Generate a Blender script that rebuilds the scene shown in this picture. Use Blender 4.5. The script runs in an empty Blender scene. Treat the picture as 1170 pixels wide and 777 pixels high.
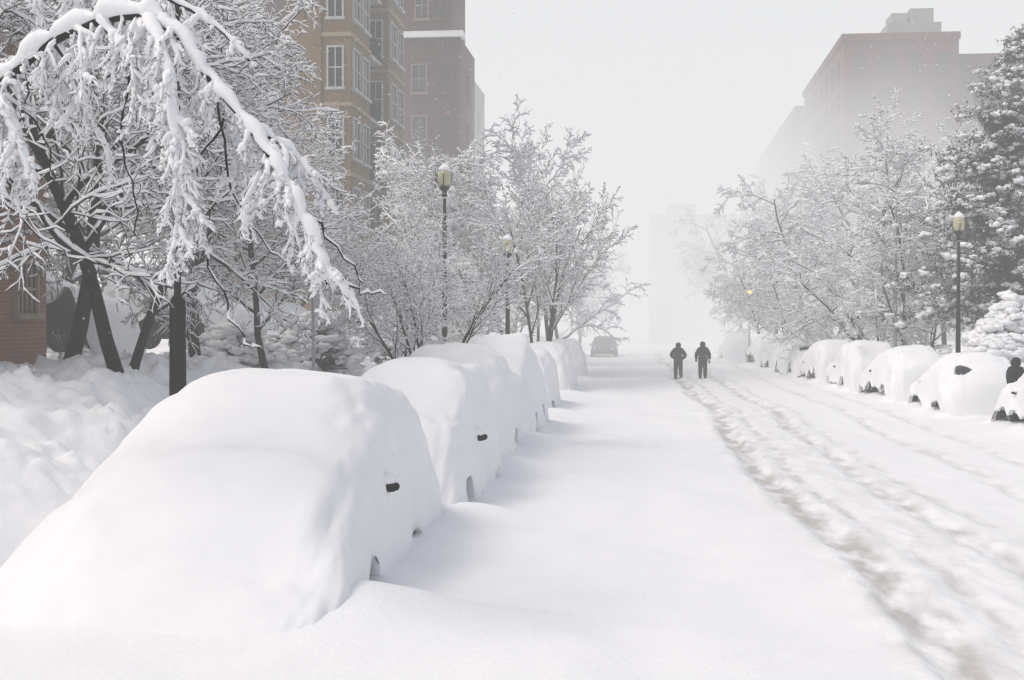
import bpy, math, random
import numpy as np
from mathutils import Vector, Matrix, Euler
random.seed(7)
R=math.radians
C=bpy.context.scene.collection
scene=bpy.context.scene
scene.view_settings.view_transform='Standard'
scene.view_settings.look='None'
scene.view_settings.exposure=0

# ---------------------------------------------------------------- camera
CAMZ=2.75
cam=bpy.data.cameras.new('camera'); cam.lens=46.15; cam.sensor_width=36; cam.clip_end=3000
camo=bpy.data.objects.new('camera',cam); C.objects.link(camo)
camo.location=(0,0,CAMZ); camo.rotation_euler=(R(90-0.9),0,R(5.9))
scene.camera=camo
ROT=Euler((R(90-0.9),0,R(5.9))).to_matrix()
def at(px,py,Y):
    d=ROT@Vector(((px-585)/1500,-(py-388.5)/1500,-1.0))
    return Vector((0,0,CAMZ))+d*(Y/d.y)
def ax(px,Y): return at(px,380,Y).x

# ---------------------------------------------------------------- materials
def newmat(name):
    m=bpy.data.materials.new(name); m.use_nodes=True
    nt=m.node_tree; b=nt.nodes['Principled BSDF']
    return m,nt,b
def noise_mix(nt,b,c1,c2,scale,detail=6,coord='Object',bump=0,bscale=None,bdist=0.02):
    tc=nt.nodes.new('ShaderNodeTexCoord')
    n=nt.nodes.new('ShaderNodeTexNoise'); n.inputs['Scale'].default_value=scale; n.inputs['Detail'].default_value=detail
    nt.links.new(tc.outputs[coord],n.inputs['Vector'])
    r=nt.nodes.new('ShaderNodeValToRGB'); r.color_ramp.elements[0].position=.3; r.color_ramp.elements[1].position=.7
    r.color_ramp.elements[0].color=(*c1,1); r.color_ramp.elements[1].color=(*c2,1)
    nt.links.new(n.outputs['Fac'],r.inputs['Fac']); nt.links.new(r.outputs['Color'],b.inputs['Base Color'])
    if bump:
        n2=nt.nodes.new('ShaderNodeTexNoise'); n2.inputs['Scale'].default_value=bscale or scale; n2.inputs['Detail'].default_value=8
        nt.links.new(tc.outputs[coord],n2.inputs['Vector'])
        bp=nt.nodes.new('ShaderNodeBump'); bp.inputs['Strength'].default_value=bump; bp.inputs['Distance'].default_value=bdist
        nt.links.new(n2.outputs['Fac'],bp.inputs['Height']); nt.links.new(bp.outputs['Normal'],b.inputs['Normal'])
    return r
def simple(name,c1,c2,scale=5,rough=.8,metal=0,bump=0,bscale=None,bdist=.02):
    m,nt,b=newmat(name); noise_mix(nt,b,c1,c2,scale,bump=bump,bscale=bscale,bdist=bdist)
    b.inputs['Roughness'].default_value=rough; b.inputs['Metallic'].default_value=metal
    b.inputs['Specular IOR Level'].default_value=.25
    return m
M={}
M['snow']=simple('snow',(.872,.878,.893),(.90,.905,.918),3,.95,bump=.25,bscale=9,bdist=.03)
M['treesnow']=simple('tree_snow',(.86,.865,.88),(.91,.915,.93),3,.95,bump=.3,bscale=25,bdist=.02)
M['bark']=simple('bark',(.012,.010,.009),(.038,.030,.027),12,.95,bump=.6,bscale=40)
M['twig']=simple('twig',(.014,.012,.011),(.036,.030,.027),8,.95)
M['needle']=simple('needle',(.010,.015,.012),(.030,.036,.028),6,.9)
M['black']=simple('black_iron',(.008,.008,.009),(.02,.02,.022),20,.5,.2)
M['rubber']=simple('rubber',(.012,.012,.012),(.025,.025,.025),30,.9)
M['rim']=simple('rim_metal',(.25,.25,.26),(.35,.35,.36),30,.4,.8)
M['glass']=simple('dark_glass',(.02,.025,.03),(.05,.055,.06),1,.12)
M['globe']=simple('globe_glass',(.42,.40,.25),(.52,.49,.34),4,.3)
M['lampw']=simple('lamp_lens',(.6,.6,.6),(.7,.7,.7),4,.2)
M['tail']=simple('tail_lens',(.12,.01,.01),(.15,.02,.02),4,.2)
M['tan']=simple('tan_masonry',(.185,.125,.072),(.25,.175,.10),.6,.9,bump=.2,bscale=6)
M['stone']=simple('pale_stone',(.42,.40,.37),(.5,.48,.45),2,.9)
M['tanstone']=simple('tan_stone',(.30,.235,.16),(.36,.285,.20),2,.9)
M['redstone']=simple('red_stone',(.22,.15,.12),(.27,.19,.15),2,.9)
M['wframe']=simple('white_frame',(.38,.38,.37),(.48,.48,.47),4,.6)
M['greyw']=simple('grey_concrete',(.28,.28,.29),(.36,.36,.37),.5,.9)
M['coat1']=simple('dark_coat',(.004,.004,.006),(.012,.012,.015),20,.9)
M['coat2']=simple('charcoal_coat',(.007,.006,.006),(.018,.016,.015),20,.9)
M['pants']=simple('trousers',(.006,.007,.010),(.014,.016,.02),20,.9)
M['skin']=simple('skin',(.45,.28,.20),(.52,.33,.25),20,.6)
M['signw']=simple('sign_metal',(.3,.3,.3),(.4,.4,.4),8,.5,.3)
for i,c in enumerate([(.03,.032,.038),(.012,.012,.014),(.03,.018,.018),(.02,.03,.05),(.07,.07,.08),(.04,.045,.045)]):
    M['paint%d'%i]=simple('car_paint',c,tuple(v*1.15 for v in c),3,.35,.3)
def brick(name,c1,c2,mortar,sc=1.0):
    m,nt,b=newmat(name)
    tc=nt.nodes.new('ShaderNodeTexCoord'); sp=nt.nodes.new('ShaderNodeSeparateXYZ'); nt.links.new(tc.outputs['Object'],sp.inputs[0])
    ad=nt.nodes.new('ShaderNodeMath'); ad.operation='ADD'; nt.links.new(sp.outputs['X'],ad.inputs[0]); nt.links.new(sp.outputs['Y'],ad.inputs[1])
    cb=nt.nodes.new('ShaderNodeCombineXYZ'); nt.links.new(ad.outputs[0],cb.inputs['X']); nt.links.new(sp.outputs['Z'],cb.inputs['Y'])
    bt=nt.nodes.new('ShaderNodeTexBrick'); bt.inputs['Color1'].default_value=(*c1,1); bt.inputs['Color2'].default_value=(*c2,1); bt.inputs['Mortar'].default_value=(*mortar,1)
    bt.inputs['Scale'].default_value=sc; bt.inputs['Brick Width'].default_value=.24; bt.inputs['Row Height'].default_value=.085; bt.inputs['Mortar Size'].default_value=.008
    nt.links.new(cb.outputs[0],bt.inputs['Vector'])
    n=nt.nodes.new('ShaderNodeTexNoise'); n.inputs['Scale'].default_value=.35; n.inputs['Detail'].default_value=5; nt.links.new(tc.outputs['Object'],n.inputs['Vector'])
    mx=nt.nodes.new('ShaderNodeMix'); mx.data_type='RGBA'; mx.blend_type='MULTIPLY'; mx.inputs['Factor'].default_value=.6
    nt.links.new(bt.outputs['Color'],mx.inputs['A']); 
    rr=nt.nodes.new('ShaderNodeValToRGB'); rr.color_ramp.elements[0].color=(.55,.55,.55,1); rr.color_ramp.elements[1].color=(1.3,1.3,1.3,1); nt.links.new(n.outputs['Fac'],rr.inputs['Fac'])
    nt.links.new(rr.outputs['Color'],mx.inputs['B']); nt.links.new(mx.outputs['Result'],b.inputs['Base Color']); b.inputs['Roughness'].default_value=.9
    return m
M['brickO']=brick('orange_brick',(.31,.125,.06),(.25,.10,.05),(.28,.21,.16))
M['brickR']=brick('red_brick',(.095,.017,.012),(.07,.012,.009),(.08,.04,.03))
M['brickP']=brick('dull_brick',(.15,.020,.012),(.115,.015,.010),(.11,.04,.03))
def emis(name,c,s):
    m,nt,b=newmat(name); b.inputs['Base Color'].default_value=(*c,1); b.inputs['Emission Color'].default_value=(*c,1); b.inputs['Emission Strength'].default_value=s; return m
M['amber']=emis('amber_lens',(1,.42,.08),3)
m,nt,b=newmat('ground_snow')
r=noise_mix(nt,b,(.872,.878,.893),(.90,.905,.918),1.5,bump=.4,bscale=14,bdist=.03)
at_=nt.nodes.new('ShaderNodeAttribute'); at_.attribute_name='dirt'
mx=nt.nodes.new('ShaderNodeMix'); mx.data_type='RGBA'; nt.links.new(at_.outputs['Fac'],mx.inputs['Factor'])
nt.links.new(r.outputs['Color'],mx.inputs['A']); mx.inputs['B'].default_value=(.54,.525,.505,1)
nt.links.new(mx.outputs['Result'],b.inputs['Base Color']); b.inputs['Roughness'].default_value=.95; b.inputs['Specular IOR Level'].default_value=.2
M['ground']=m

# ---------------------------------------------------------------- helpers
def tag(o,label,cat,group=None,kind=None):
    if label: o['label']=label
    if cat: o['category']=cat
    if group: o['group']=group
    if kind: o['kind']=kind
    return o
def empty(name,loc,label,cat,group=None,rz=0):
    o=bpy.data.objects.new(name,None); C.objects.link(o); o.location=loc; o.rotation_euler=(0,0,rz); o.empty_display_size=.2
    return tag(o,label,cat,group)
def mkobj(name,me,parent=None):
    o=bpy.data.objects.new(name,me); C.objects.link(o)
    if parent: o.parent=parent
    return o
class MB:
    def __init__(s): s.v=[]; s.f=[]
    def box(s,x0,x1,y0,y1,z0,z1):
        n=len(s.v)
        s.v+=[(x0,y0,z0),(x1,y0,z0),(x1,y1,z0),(x0,y1,z0),(x0,y0,z1),(x1,y0,z1),(x1,y1,z1),(x0,y1,z1)]
        s.f+=[(n,n+3,n+2,n+1),(n+4,n+5,n+6,n+7),(n,n+1,n+5,n+4),(n+1,n+2,n+6,n+5),(n+2,n+3,n+7,n+6),(n+3,n,n+4,n+7)]
    def tube(s,pts,rad,k=5,cap=True):
        n0=len(s.v); np_=len(pts)
        for i,p in enumerate(pts):
            if i==0: dx,dy,dz=(pts[1][j]-p[j] for j in range(3))
            elif i==np_-1: dx,dy,dz=(p[j]-pts[i-1][j] for j in range(3))
            else: dx,dy,dz=(pts[i+1][j]-pts[i-1][j] for j in range(3))
            l=math.sqrt(dx*dx+dy*dy+dz*dz) or 1; dx/=l;dy/=l;dz/=l
            if abs(dz)<.95: ux,uy,uz=dy,-dx,0.0
            else: ux,uy,uz=0.0,dz,-dy
            l=math.sqrt(ux*ux+uy*uy+uz*uz) or 1; ux/=l;uy/=l;uz/=l
            vx,vy,vz=uy*dz-uz*dy,uz*dx-ux*dz,ux*dy-uy*dx
            r=rad[i]
            for q in range(k):
                a=2*math.pi*q/k; c=math.cos(a)*r; w=math.sin(a)*r
                s.v.append((p[0]+ux*c+vx*w,p[1]+uy*c+vy*w,p[2]+uz*c+vz*w))
        for i in range(np_-1):
            for q in range(k):
                a=n0+i*k+q; b_=n0+i*k+(q+1)%k
                s.f.append((a,b_,b_+k,a+k))
        if cap:
            s.f.append(tuple(n0+q for q in range(k))[::-1]); s.f.append(tuple(n0+(np_-1)*k+q for q in range(k)))
    def lathe(s,prof,k=20,c=(0,0,0),flute=0):
        n0=len(s.v)
        for (r,z) in prof:
            for q in range(k):
                a=2*math.pi*q/k; rr=r*(1-(flute if q%2 else 0))
                s.v.append((c[0]+rr*math.cos(a),c[1]+rr*math.sin(a),c[2]+z))
        for i in range(len(prof)-1):
            for q in range(k):
                a=n0+i*k+q; b_=n0+i*k+(q+1)%k; s.f.append((a,b_,b_+k,a+k))
        s.f.append(tuple(n0+q for q in range(k))[::-1]); s.f.append(tuple(n0+(len(prof)-1)*k+q for q in range(k)))
    def blob(s,c,rx,ry,rz,jit=.15,rnd=random,tilt=0):
        n0=len(s.v)
        ph=[rnd.uniform(0,6.28) for _ in range(3)]
        for (x,y,z) in ICO_V:
            j=1+jit*(math.sin(3*x+ph[0])*math.cos(3*y+ph[1])+.6*math.sin(5*z+4*x+ph[2]))
            s.v.append((c[0]+x*rx*j,c[1]+y*ry*j,c[2]+z*rz*j))
        s.f+=[tuple(n0+i for i in f) for f in ICO_F]
    def mesh(s,name,mat,smooth=True):
        me=bpy.data.meshes.new(name); me.from_pydata(s.v,[],s.f); me.materials.append(mat)
        if smooth: me.polygons.foreach_set('use_smooth',[True]*len(me.polygons))
        me.update(); return me
    def build(s,name,mat,parent=None,smooth=False): return mkobj(name,s.mesh(name,mat,smooth),parent)
import bmesh
_b=bmesh.new(); bmesh.ops.create_icosphere(_b,subdivisions=2,radius=1)
ICO_V=[tuple(v.co) for v in _b.verts]; ICO_F=[tuple(v.index for v in f.verts) for f in _b.faces]; _b.free()

rs=np.random.RandomState(3); TB=rs.rand(256,256)*2-1
def vn(x,y):
    x=np.asarray(x,float); y=np.asarray(y,float)
    xi=np.floor(x).astype(int); yi=np.floor(y).astype(int); xf=x-xi; yf=y-yi
    xf=xf*xf*(3-2*xf); yf=yf*yf*(3-2*yf)
    a=TB[xi&255,yi&255]; b=TB[(xi+1)&255,yi&255]; c=TB[xi&255,(yi+1)&255]; d=TB[(xi+1)&255,(yi+1)&255]
    return (a*(1-xf)+b*xf)*(1-yf)+(c*(1-xf)+d*xf)*yf
def fbm(x,y,o=3):
    t=0;a=1.0;x=np.asarray(x,float);y=np.asarray(y,float)
    for i in range(o): t=t+a*vn(x*2**i+17*i,y*2**i+31*i); a*=.5
    return t
def ss(t): t=np.clip(t,0,1); return t*t*(3-2*t)

# ---------------------------------------------------------------- car positions
LEFT=[(-3.84,12.2,0),(-3.68,18.2,-.01),(-3.80,23.6,.015),(-3.70,29.4,.015),(-3.90,38.0,.01),(-3.95,47.5,0),(-4.05,58,0)]
def rx(Y): return 8.75-0.068*(Y-34)+.95
RIGHT=[(rx(31.0)+.35,30.6),(rx(38.5),37.6),(rx(43.6),44.1),(rx(49),50.4),(rx(54.6),56.8),(rx(60),63.2),(rx(65),69.4),(rx(70.5),75.6),(rx(86),88)]
RECTS=[(x,y+2.4,1.0,2.35,'L') for x,y,_ in LEFT]+[(x,y+2.4,.95,2.3,'R') for x,y in RIGHT]

# ---------------------------------------------------------------- ground
def wob(y): return .16*np.sin(y*.19)+.06*np.sin(y*.47+1)-.12
TR=((2.40,.085,.24),(3.0,.03,.12),(4.05,.06,.20),(4.6,.02,.12),(6.2,.04,.16),(7.5,.035,.16))
def ground(x,y):
    x=np.asarray(x,float); y=np.asarray(y,float)
    z=0.05*fbm(x/3.0,y/5.0,2)+.012*fbm(x/.6,y/.9,2)
    z=z+(.022*np.sin((x*.8+y*.35)*2.1+fbm(x/2,y/2,1)*2)+.03*fbm(x/1.1,y/1.8,2))*ss((x+3)/2)*ss((3-x)/2)
    Bh=1.50-0.58*ss((y-24)/22)
    near=ss((16.5-y)/4)*ss((x+8.6)/1.5)
    e=-4.9+.35*vn(y/2.3,3.3+y*0)*(1-near)-1.4*ss((15-y)/4)
    L=ss((e-x)/(3.8))
    z=z+L*Bh+.30*ss((e-x)/.8)*(1-near)
    lum=ss((e-x)/1.0)*(1-ss((-11-x)/4)*.7)*(1-.9*near)
    f1=fbm(x/.9,y/.9,3); f2=np.abs(fbm(x/.28+5,y/.28,3))
    z=z+lum*(.17*f1+.17*f2*ss(f1+.7)+.035*vn(x/.12,y/.12))
    er=rx(y)+1.5
    Rr=ss((x-er)/3.0); z=z+Rr*.85+Rr*(.14*fbm(x/1.2,y/1.2,3))
    w=wob(y)+.03*vn(y/1.1,y*0+9)
    sc=.018*(y-20)
    xc=x-w+sc
    patch=.75+.55*vn(x/1.5+3,y/3)
    for c,dp,wd in TR:
        q=xc-c-.05*np.sin(y*.35+c*3)-.04*vn(y/1.3+c*7,y*0)
        z=z-dp*np.exp(-(q/wd)**4)*np.clip(patch,.35,1.3)+dp*.26*(np.exp(-((q-.34)/.17)**2)*np.clip(.8+.8*vn(x/.16+c,y/.40),0,2)+np.exp(-((q+.34)/.17)**2)*np.clip(.8+.8*vn(x/.16+7,y/.40+c),0,2))
        z=z+np.exp(-(q/wd)**4)*.012*fbm(x/.09,y/.12,2)*min(dp/.06,1.3)
    bd=np.exp(-((xc-3.2)/1.25)**4)
    z=z+bd*(.016*fbm(x/.15,y/.24,3)+.010*np.maximum(vn(x/.09,y/.09),0))
    b2=ss((x-4.5)/.6)*ss((9-x)/1)
    z=z+b2*(.016*fbm(x/.5,y/1.2,3)+.03*np.maximum(fbm(x/.4+3,y/.5,2)-.6,0))
    b3=np.exp(-((x-1.6)/.5)**2)*ss((y-30)/12)*ss((64-y)/3)
    z=z-.07*b3*ss(fbm(x/.35,y/.35,1)*1.2)
    for ci,(cx,cy,hx,hy,sd) in enumerate(RECTS):
        if ci==0:
            dx=np.maximum(np.abs(x-cx+.5)-hx-.5,0); dy=np.maximum(np.abs(y-cy)-hy,0); d=np.sqrt(dx*dx+dy*dy)
            fr=ss((cy-hy-y+.6)/.9)*ss((x-cx+2.4)/1.5)
            h=.13+.24*fr; wd=.45+.85*fr
        else:
            dx=np.maximum(np.abs(x-cx)-hx,0); dy=np.maximum(np.abs(y-cy)-hy,0); d=np.sqrt(dx*dx+dy*dy)
            if sd=='L':
                k=ss((cx-x+.6)/1.4); h=.15+.42*k+.10*ss((cy-hy-y+.2)/.5)
                wd=.50+.48*k+.5*ss((cy-hy-y+.2)/.6)
            else:
                h=.22+0*x; wd=.5
        z=z+h*np.exp(-(d/wd)**2)*(1+.25*vn(x/.7,y/.7)*(1-near))
    return z
def gz(x,y): return float(ground(np.array([x]),np.array([y]))[0])
xs=np.concatenate([-np.geomspace(18,900,30)[::-1],np.arange(-17.9,-9,.11),np.arange(-9,1.9,.062),np.arange(1.9,8.6,.042),np.arange(8.6,18,.13),np.geomspace(18.1,900,30)])
ys=np.concatenate([[-400,-150,-60,-25,-10,-3,0,2,4],np.geomspace(5,110,760),np.geomspace(111,1500,60)])
X,Y=np.meshgrid(xs,ys); Z=ground(X,Y)
nx,ny=len(xs),len(ys)
V=np.stack([X,Y,Z],-1).reshape(-1,3)
idx=np.arange(nx*ny).reshape(ny,nx)
F=np.stack([idx[:-1,:-1],idx[:-1,1:],idx[1:,1:],idx[1:,:-1]],-1).reshape(-1,4)
me=bpy.data.meshes.new('ground'); me.vertices.add(len(V)); me.vertices.foreach_set('co',V.ravel())
me.loops.add(F.size); me.loops.foreach_set('vertex_index',F.ravel().astype(np.int32))
me.polygons.add(len(F)); me.polygons.foreach_set('loop_start',np.arange(0,F.size,4,dtype=np.int32))
me.polygons.foreach_set('use_smooth',np.ones(len(F),bool))
me.update(calc_edges=True); me.materials.append(M['ground'])
D=0*X; XC=X-wob(Y)+.018*(Y-20)
for (c,dp,wd_),k in zip(TR,(.95,.5,.7,.4,.38,.32)):
    D=np.maximum(D,k*np.exp(-((XC-c-.05*np.sin(Y*.35+c*3))/(wd_*1.3))**2))
D=np.maximum(D,.18*np.exp(-((XC-3.2)/1.25)**4))
D=D*np.clip(.7+.8*fbm(X/.2,Y/.6,3),0.05,1.3)
at1=me.attributes.new('dirt','FLOAT','POINT'); at1.data.foreach_set('value',np.clip(D,0,1).ravel().astype(np.float32))
g=mkobj('ground',me); tag(g,'deep white snow covering the street and banks with tyre ruts on the right','snow',kind='structure')

# ---------------------------------------------------------------- fog volume (sky)
mb=MB(); mb.box(-260,260,-160,520,-6,72)
fm=bpy.data.materials.new('fog'); fm.use_nodes=True; nt=fm.node_tree; nt.nodes.clear()
N=nt.nodes.new; Lk=nt.links.new
out=N('ShaderNodeOutputMaterial'); va=N('ShaderNodeVolumeAbsorption'); em=N('ShaderNodeEmission'); ad=N('ShaderNodeAddShader')
tc=N('ShaderNodeTexCoord'); sp=N('ShaderNodeSeparateXYZ'); Lk(tc.outputs['Object'],sp.inputs[0])
def mr(src,a,b,c,d):
    n=N('ShaderNodeMapRange'); n.interpolation_type='SMOOTHSTEP'; n.inputs['From Min'].default_value=a; n.inputs['From Max'].default_value=b; n.inputs['To Min'].default_value=c; n.inputs['To Max'].default_value=d; Lk(src,n.inputs['Value']); return n.outputs[0]
def mt(op,a,b):
    n=N('ShaderNodeMath'); n.operation=op
    for i,v in enumerate((a,b)):
        if isinstance(v,(int,float)): n.inputs[i].default_value=v
        else: Lk(v,n.inputs[i])
    return n.outputs[0]
gn=N('ShaderNodeTexNoise'); gn.inputs['Scale'].default_value=.055; gn.inputs['Detail'].default_value=1.5; Lk(tc.outputs['Object'],gn.inputs['Vector'])
gust=mr(gn.outputs['Fac'],.40,.60,.1,2.0)
far=mr(sp.outputs['Y'],116,150,0,.017)
lowy=mr(sp.outputs['Y'],58,108,0,.033); lowz=mr(sp.outputs['Z'],8,26,1,.0)
dens=mt('ADD',mt('ADD',far,mt('MULTIPLY',gust,mt('MULTIPLY',lowy,lowz))),.0038)
va.inputs['Color'].default_value=(0,0,0,1); Lk(dens,va.inputs['Density'])
em.inputs['Color'].default_value=(.835,.84,.85,1); Lk(dens,em.inputs['Strength'])  # self-glowing fog: emission stands in for scattered daylight
Lk(va.outputs[0],ad.inputs[0]); Lk(em.outputs[0],ad.inputs[1]); Lk(ad.outputs[0],out.inputs['Volume'])
fm.cycles.volume_step_rate=.6
s=mb.build('sky',fm); tag(s,'pale white sky of fog and falling snow','sky',kind='structure')

# ---------------------------------------------------------------- world + sun
wd=bpy.data.worlds.new('World'); scene.world=wd; wd.use_nodes=True; nt=wd.node_tree
bg=nt.nodes['Background']; sky=nt.nodes.new('ShaderNodeTexSky'); sky.sky_type='NISHITA'; sky.sun_disc=False
sdir=Vector((-.6,-.28,1.0)).normalized()
sky.sun_elevation=math.asin(sdir.z); sky.sun_rotation=math.atan2(sdir.x,sdir.y); sky.dust_density=6; sky.air_density=1
nt.links.new(sky.outputs[0],bg.inputs['Color']); bg.inputs['Strength'].default_value=.12
sl=bpy.data.lights.new('sun','SUN'); sl.energy=1.08; sl.angle=R(24); sl.color=(1,.975,.945)
so=bpy.data.objects.new('sun',sl); C.objects.link(so); so.rotation_euler=sdir.to_track_quat('Z','Y').to_euler()

# ---------------------------------------------------------------- cars
def body_mesh():
    st=[(0,.70,.38,.62,.66,.60),(.08,.84,.30,.78,.84,.74),(.35,.90,.28,.92,.97,.80),(1.15,.93,.28,1.03,1.08,.80),(1.35,.93,.28,1.06,1.15,.74),
        (2.05,.94,.28,1.08,1.66,.66),(2.4,.94,.28,1.08,1.73,.66),(3.9,.94,.28,1.08,1.72,.66),(4.35,.93,.30,1.07,1.60,.66),(4.62,.90,.32,1.05,1.10,.74),(4.72,.80,.42,.80,.86,.68)]
    mb=MB(); k=10
    for (y,w,zb,zl,zt,wt) in st:
        pr=[(-w*.85,zb),(-w,zb+.15),(-w,(zb+zl)/2+.1),(-w*.97,zl),(-wt,zt-.05),(-wt*.8,zt),(wt*.8,zt),(wt,zt-.05),(w*.97,zl),(w,(zb+zl)/2+.1),(w,zb+.15),(w*.85,zb)]
        k=len(pr)
        mb.v+=[(x,y,z) for x,z in pr]
    n=len(st)
    for i in range(n-1):
        for q in range(k):
            a=i*k+q; b=i*k+(q+1)%k; mb.f.append((a,a+k,b+k,b))
    mb.f.append(tuple(range(k))); mb.f.append(tuple((n-1)*k+q for q in range(k))[::-1])
    return mb
BODY=body_mesh()
def quadmesh(name,pts,mat):
    mb=MB(); mb.v=list(pts); mb.f=[tuple(range(len(pts)))]; return mb.mesh(name,mat,False)
cm={}
cm['windshield']=quadmesh('windshield',[(-.70,1.37,1.19),(.70,1.37,1.19),(.62,2.0,1.665),(-.62,2.0,1.665)],M['glass'])
cm['rear_window']=quadmesh('rear_window',[(.68,4.63,1.17),(-.68,4.63,1.17),(-.60,4.40,1.56),(.60,4.40,1.56)],M['glass'])
for s_,nm in ((1,'swr'),(-1,'swl')):
    cm[nm]=quadmesh('side_window',[(s_*.92,1.55,1.12),(s_*.92,4.35,1.12),(s_*.70,4.2,1.62),(s_*.70,2.15,1.62)][::s_],M['glass'])
mb=MB(); mb.lathe([(.20,-.115),(.30,-.12),(.34,-.09),(.35,0),(.34,.09),(.30,.12),(.20,.115)],28); cm['tyre']=mb.mesh('wheel',M['rubber'])
mb=MB(); mb.lathe([(.20,-.10),(.20,.105),(.17,.09),(.06,.10),(.05,.12)],20)
for q in range(5):
    a=q*2*math.pi/5; mb.tube([(.05*math.cos(a),.05*math.sin(a),.11),(.19*math.cos(a),.19*math.sin(a),.115)],[.022,.018],6)
cm['rim']=mb.mesh('rim',M['rim'])
mb=MB(); mb.blob((0,0,0),.16,.05,.085,.03); cm['headlight']=mb.mesh('headlight',M['lampw']); cm['taillight']=mb.mesh('taillight',M['tail'])
mb=MB(); mb.blob((0,0,0),.12,.07,.065,.04); mb.tube([(-.2,.02,-.05),(0,0,-.02)],[.025,.03],6); cm['mirror']=mb.mesh('mirror',M['black'])
mb=MB(); mb.blob((-.07,.03,.0),.17,.13,.085,.12); cm['msnow']=mb.mesh('snow_cap',M['treesnow'])
mb=MB(); mb.tube([(-.86,.12,0),(-.6,-.04,0),(0,-.08,0),(.6,-.04,0),(.86,.12,0)],[.09,.11,.11,.11,.09],8); cm['bumper']=mb.mesh('bumper',M['black'])
bodies={}
def cover_mesh(seed,kind,flip,hl):
    rr=random.Random(seed)
    if kind=='big':   kp=[(-1.75,-.2),(-1.4,-.02),(-1.05,.22),(-.7,.48),(-.35,.80),(0,1.12),(.4,1.38),(.95,1.58),(1.45,1.90),(1.95,2.16),(2.8,2.24),(3.6,2.20),(4.3,2.05),(4.75,1.70),(5.05,1.3),(5.4,.85),(5.8,.4),(6.1,-.15)]
    elif kind=='suv':
        h1=rr.uniform(2.05,2.38); h0=rr.uniform(1.25,1.65)
        kp=[(-.75,-.15),(-.4,.4),(-.08,1.0),(.3,h0-.08),(.95,h0+.02),(1.4,(h0+h1)/2),(1.85,h1-.10),(2.4,h1),(3.8,h1-.03),(4.5,h1-.2),(4.85,1.60),(5.05,1.15),(5.3,.65),(5.55,.25),(5.7,-.15)]
    else:
        h1=rr.uniform(1.74,1.97); q=rr.uniform(0,.25)
        kp=[(-.36,-.15),(-.22,.35),(-.08,.85),(.25,1.12),(1.0,1.24),(1.45,1.45),(2.0,h1-.06),(2.5,h1),(3.6,h1-.02),(4.1,h1-.08-q),(4.5,1.5-q*.6),(4.85,1.25-q),(5.0,.6),(5.12,-.15)]
    if flip: kp=[(4.72-a,b) for a,b in kp][::-1]
    y0,y1=kp[0][0],kp[-1][0]; N=100; Mc=68
    yy=np.linspace(y0,y1,N); h=np.interp(yy,[k[0] for k in kp],[k[1] for k in kp])
    kw=7
    ker=np.exp(-np.linspace(-2,2,kw)**2); ker/=ker.sum(); h=np.convolve(np.pad(h,kw//2,'edge'),ker,'valid')
    s=(yy-(y0+y1)/2)/((y1-y0)/2)
    n_edge=7
    W=(1.14 if kind=='suv' else 1.10)*(np.clip(1-np.abs(s)**(n_edge+1),0,1))**(1/(n_edge+1)); W=np.maximum(W,.45)
    mb=MB(); ox,oy=rr.uniform(0,99),rr.uniform(0,99)
    lean=rr.uniform(-.06,.06)
    for j in range(N):
        y=yy[j]
        for i in range(Mc+1):
            a=-1+2*i/Mc; sg=1 if a>=0 else -1; ph=abs(a)*math.pi/2
            nn=4.4 if sg>0 else (2.9 if kind=='big' else 3.6)
            if kind=='low': nn=4.2
            cx_=math.sin(ph)**(2/nn); cz=max(math.cos(ph),0)**(2/nn)
            Wd=W[j]*(1.0 if sg>0 else (2.0 if kind=='big' else 1.06))
            zb=-.2
            tp=.14 if kind=='low' else .08
            x=sg*Wd*cx_*(1-(tp if not (kind=='big' and sg<0) else .0)*cz*ss((h[j]-1.2)/.6)); z=zb+(h[j]-zb)*cz
            if kind=='big':
                if sg<0: x-=1.05*(1-cz)**2.2
                else: x+=.45*(1-cz)**3*float(ss((.3-y)/1.0))
            elif kind=='suv' and sg>0:
                x+=.12*(1-cz)**4*(1+float(vn(y/.7+ox,oy)))
            d=.095*float(fbm(y/1.0+ox,a*2.3+oy,2))+.018*float(fbm(y/.22+ox,a*8+oy,2))
            x+=d*cx_*sg; z+=d*cz*1.3+lean*x*cz*(0 if kind=='big' else 1)
            if kind=='big': z-=.13*math.exp(-((y+.50)/.22)**2-((x-.25)/.38)**2)
            if (sg>0 or kind!='big'):
                hem=-.2
                for wi,wy in enumerate((.95,3.75)):
                    am=(.74 if kind!='low' else (.76 if ((seed+wi)%2) else .55))
                    if kind=='big' : am=.62 if wi==0 else .45
                    if kind=='suv' and (seed+wi)%3==0: am=.5
                    hem=max(hem,-.2+am*math.exp(-((y-wy-.12*math.sin(seed))/(.27+.1*((seed*7+wi)%3)/2))**4))
                if kind=='low':
                    mk=float(ss((y+.1)/.6)*ss((4.8-y)/.6))
                    hem=max(hem,-.2+mk*(hl+(.25+.35*min(hl,.6))*float(fbm(y/.8+ox,oy+(3 if sg>0 else 0),2))+.04*float(vn(y/.16,ox))))
                if z<hem: z=hem+.02*float(vn(y/.12,ox)); x=sg*(Wd+d)*.985*(1-.18*float(ss((hem-.8)/.6)))
            mb.v.append((x,y,z))
    K=Mc+1
    for j in range(N-1):
        for i in range(Mc):
            a=j*K+i; mb.f.append((a,a+1,a+K+1,a+K))
    for col,sg in ((0,-1),(Mc,1)):
        n0=len(mb.v)
        for j in range(N):
            x,y,z=mb.v[j*K+col]; mb.v.append((x-sg*.12,y,z+.03))
        for j in range(N-1):
            a=j*K+col; q=(a,a+K,n0+j+1,n0+j); mb.f.append(q if sg<0 else q[::-1])
    return mb.mesh('snow_cover',M['snow'])
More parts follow.
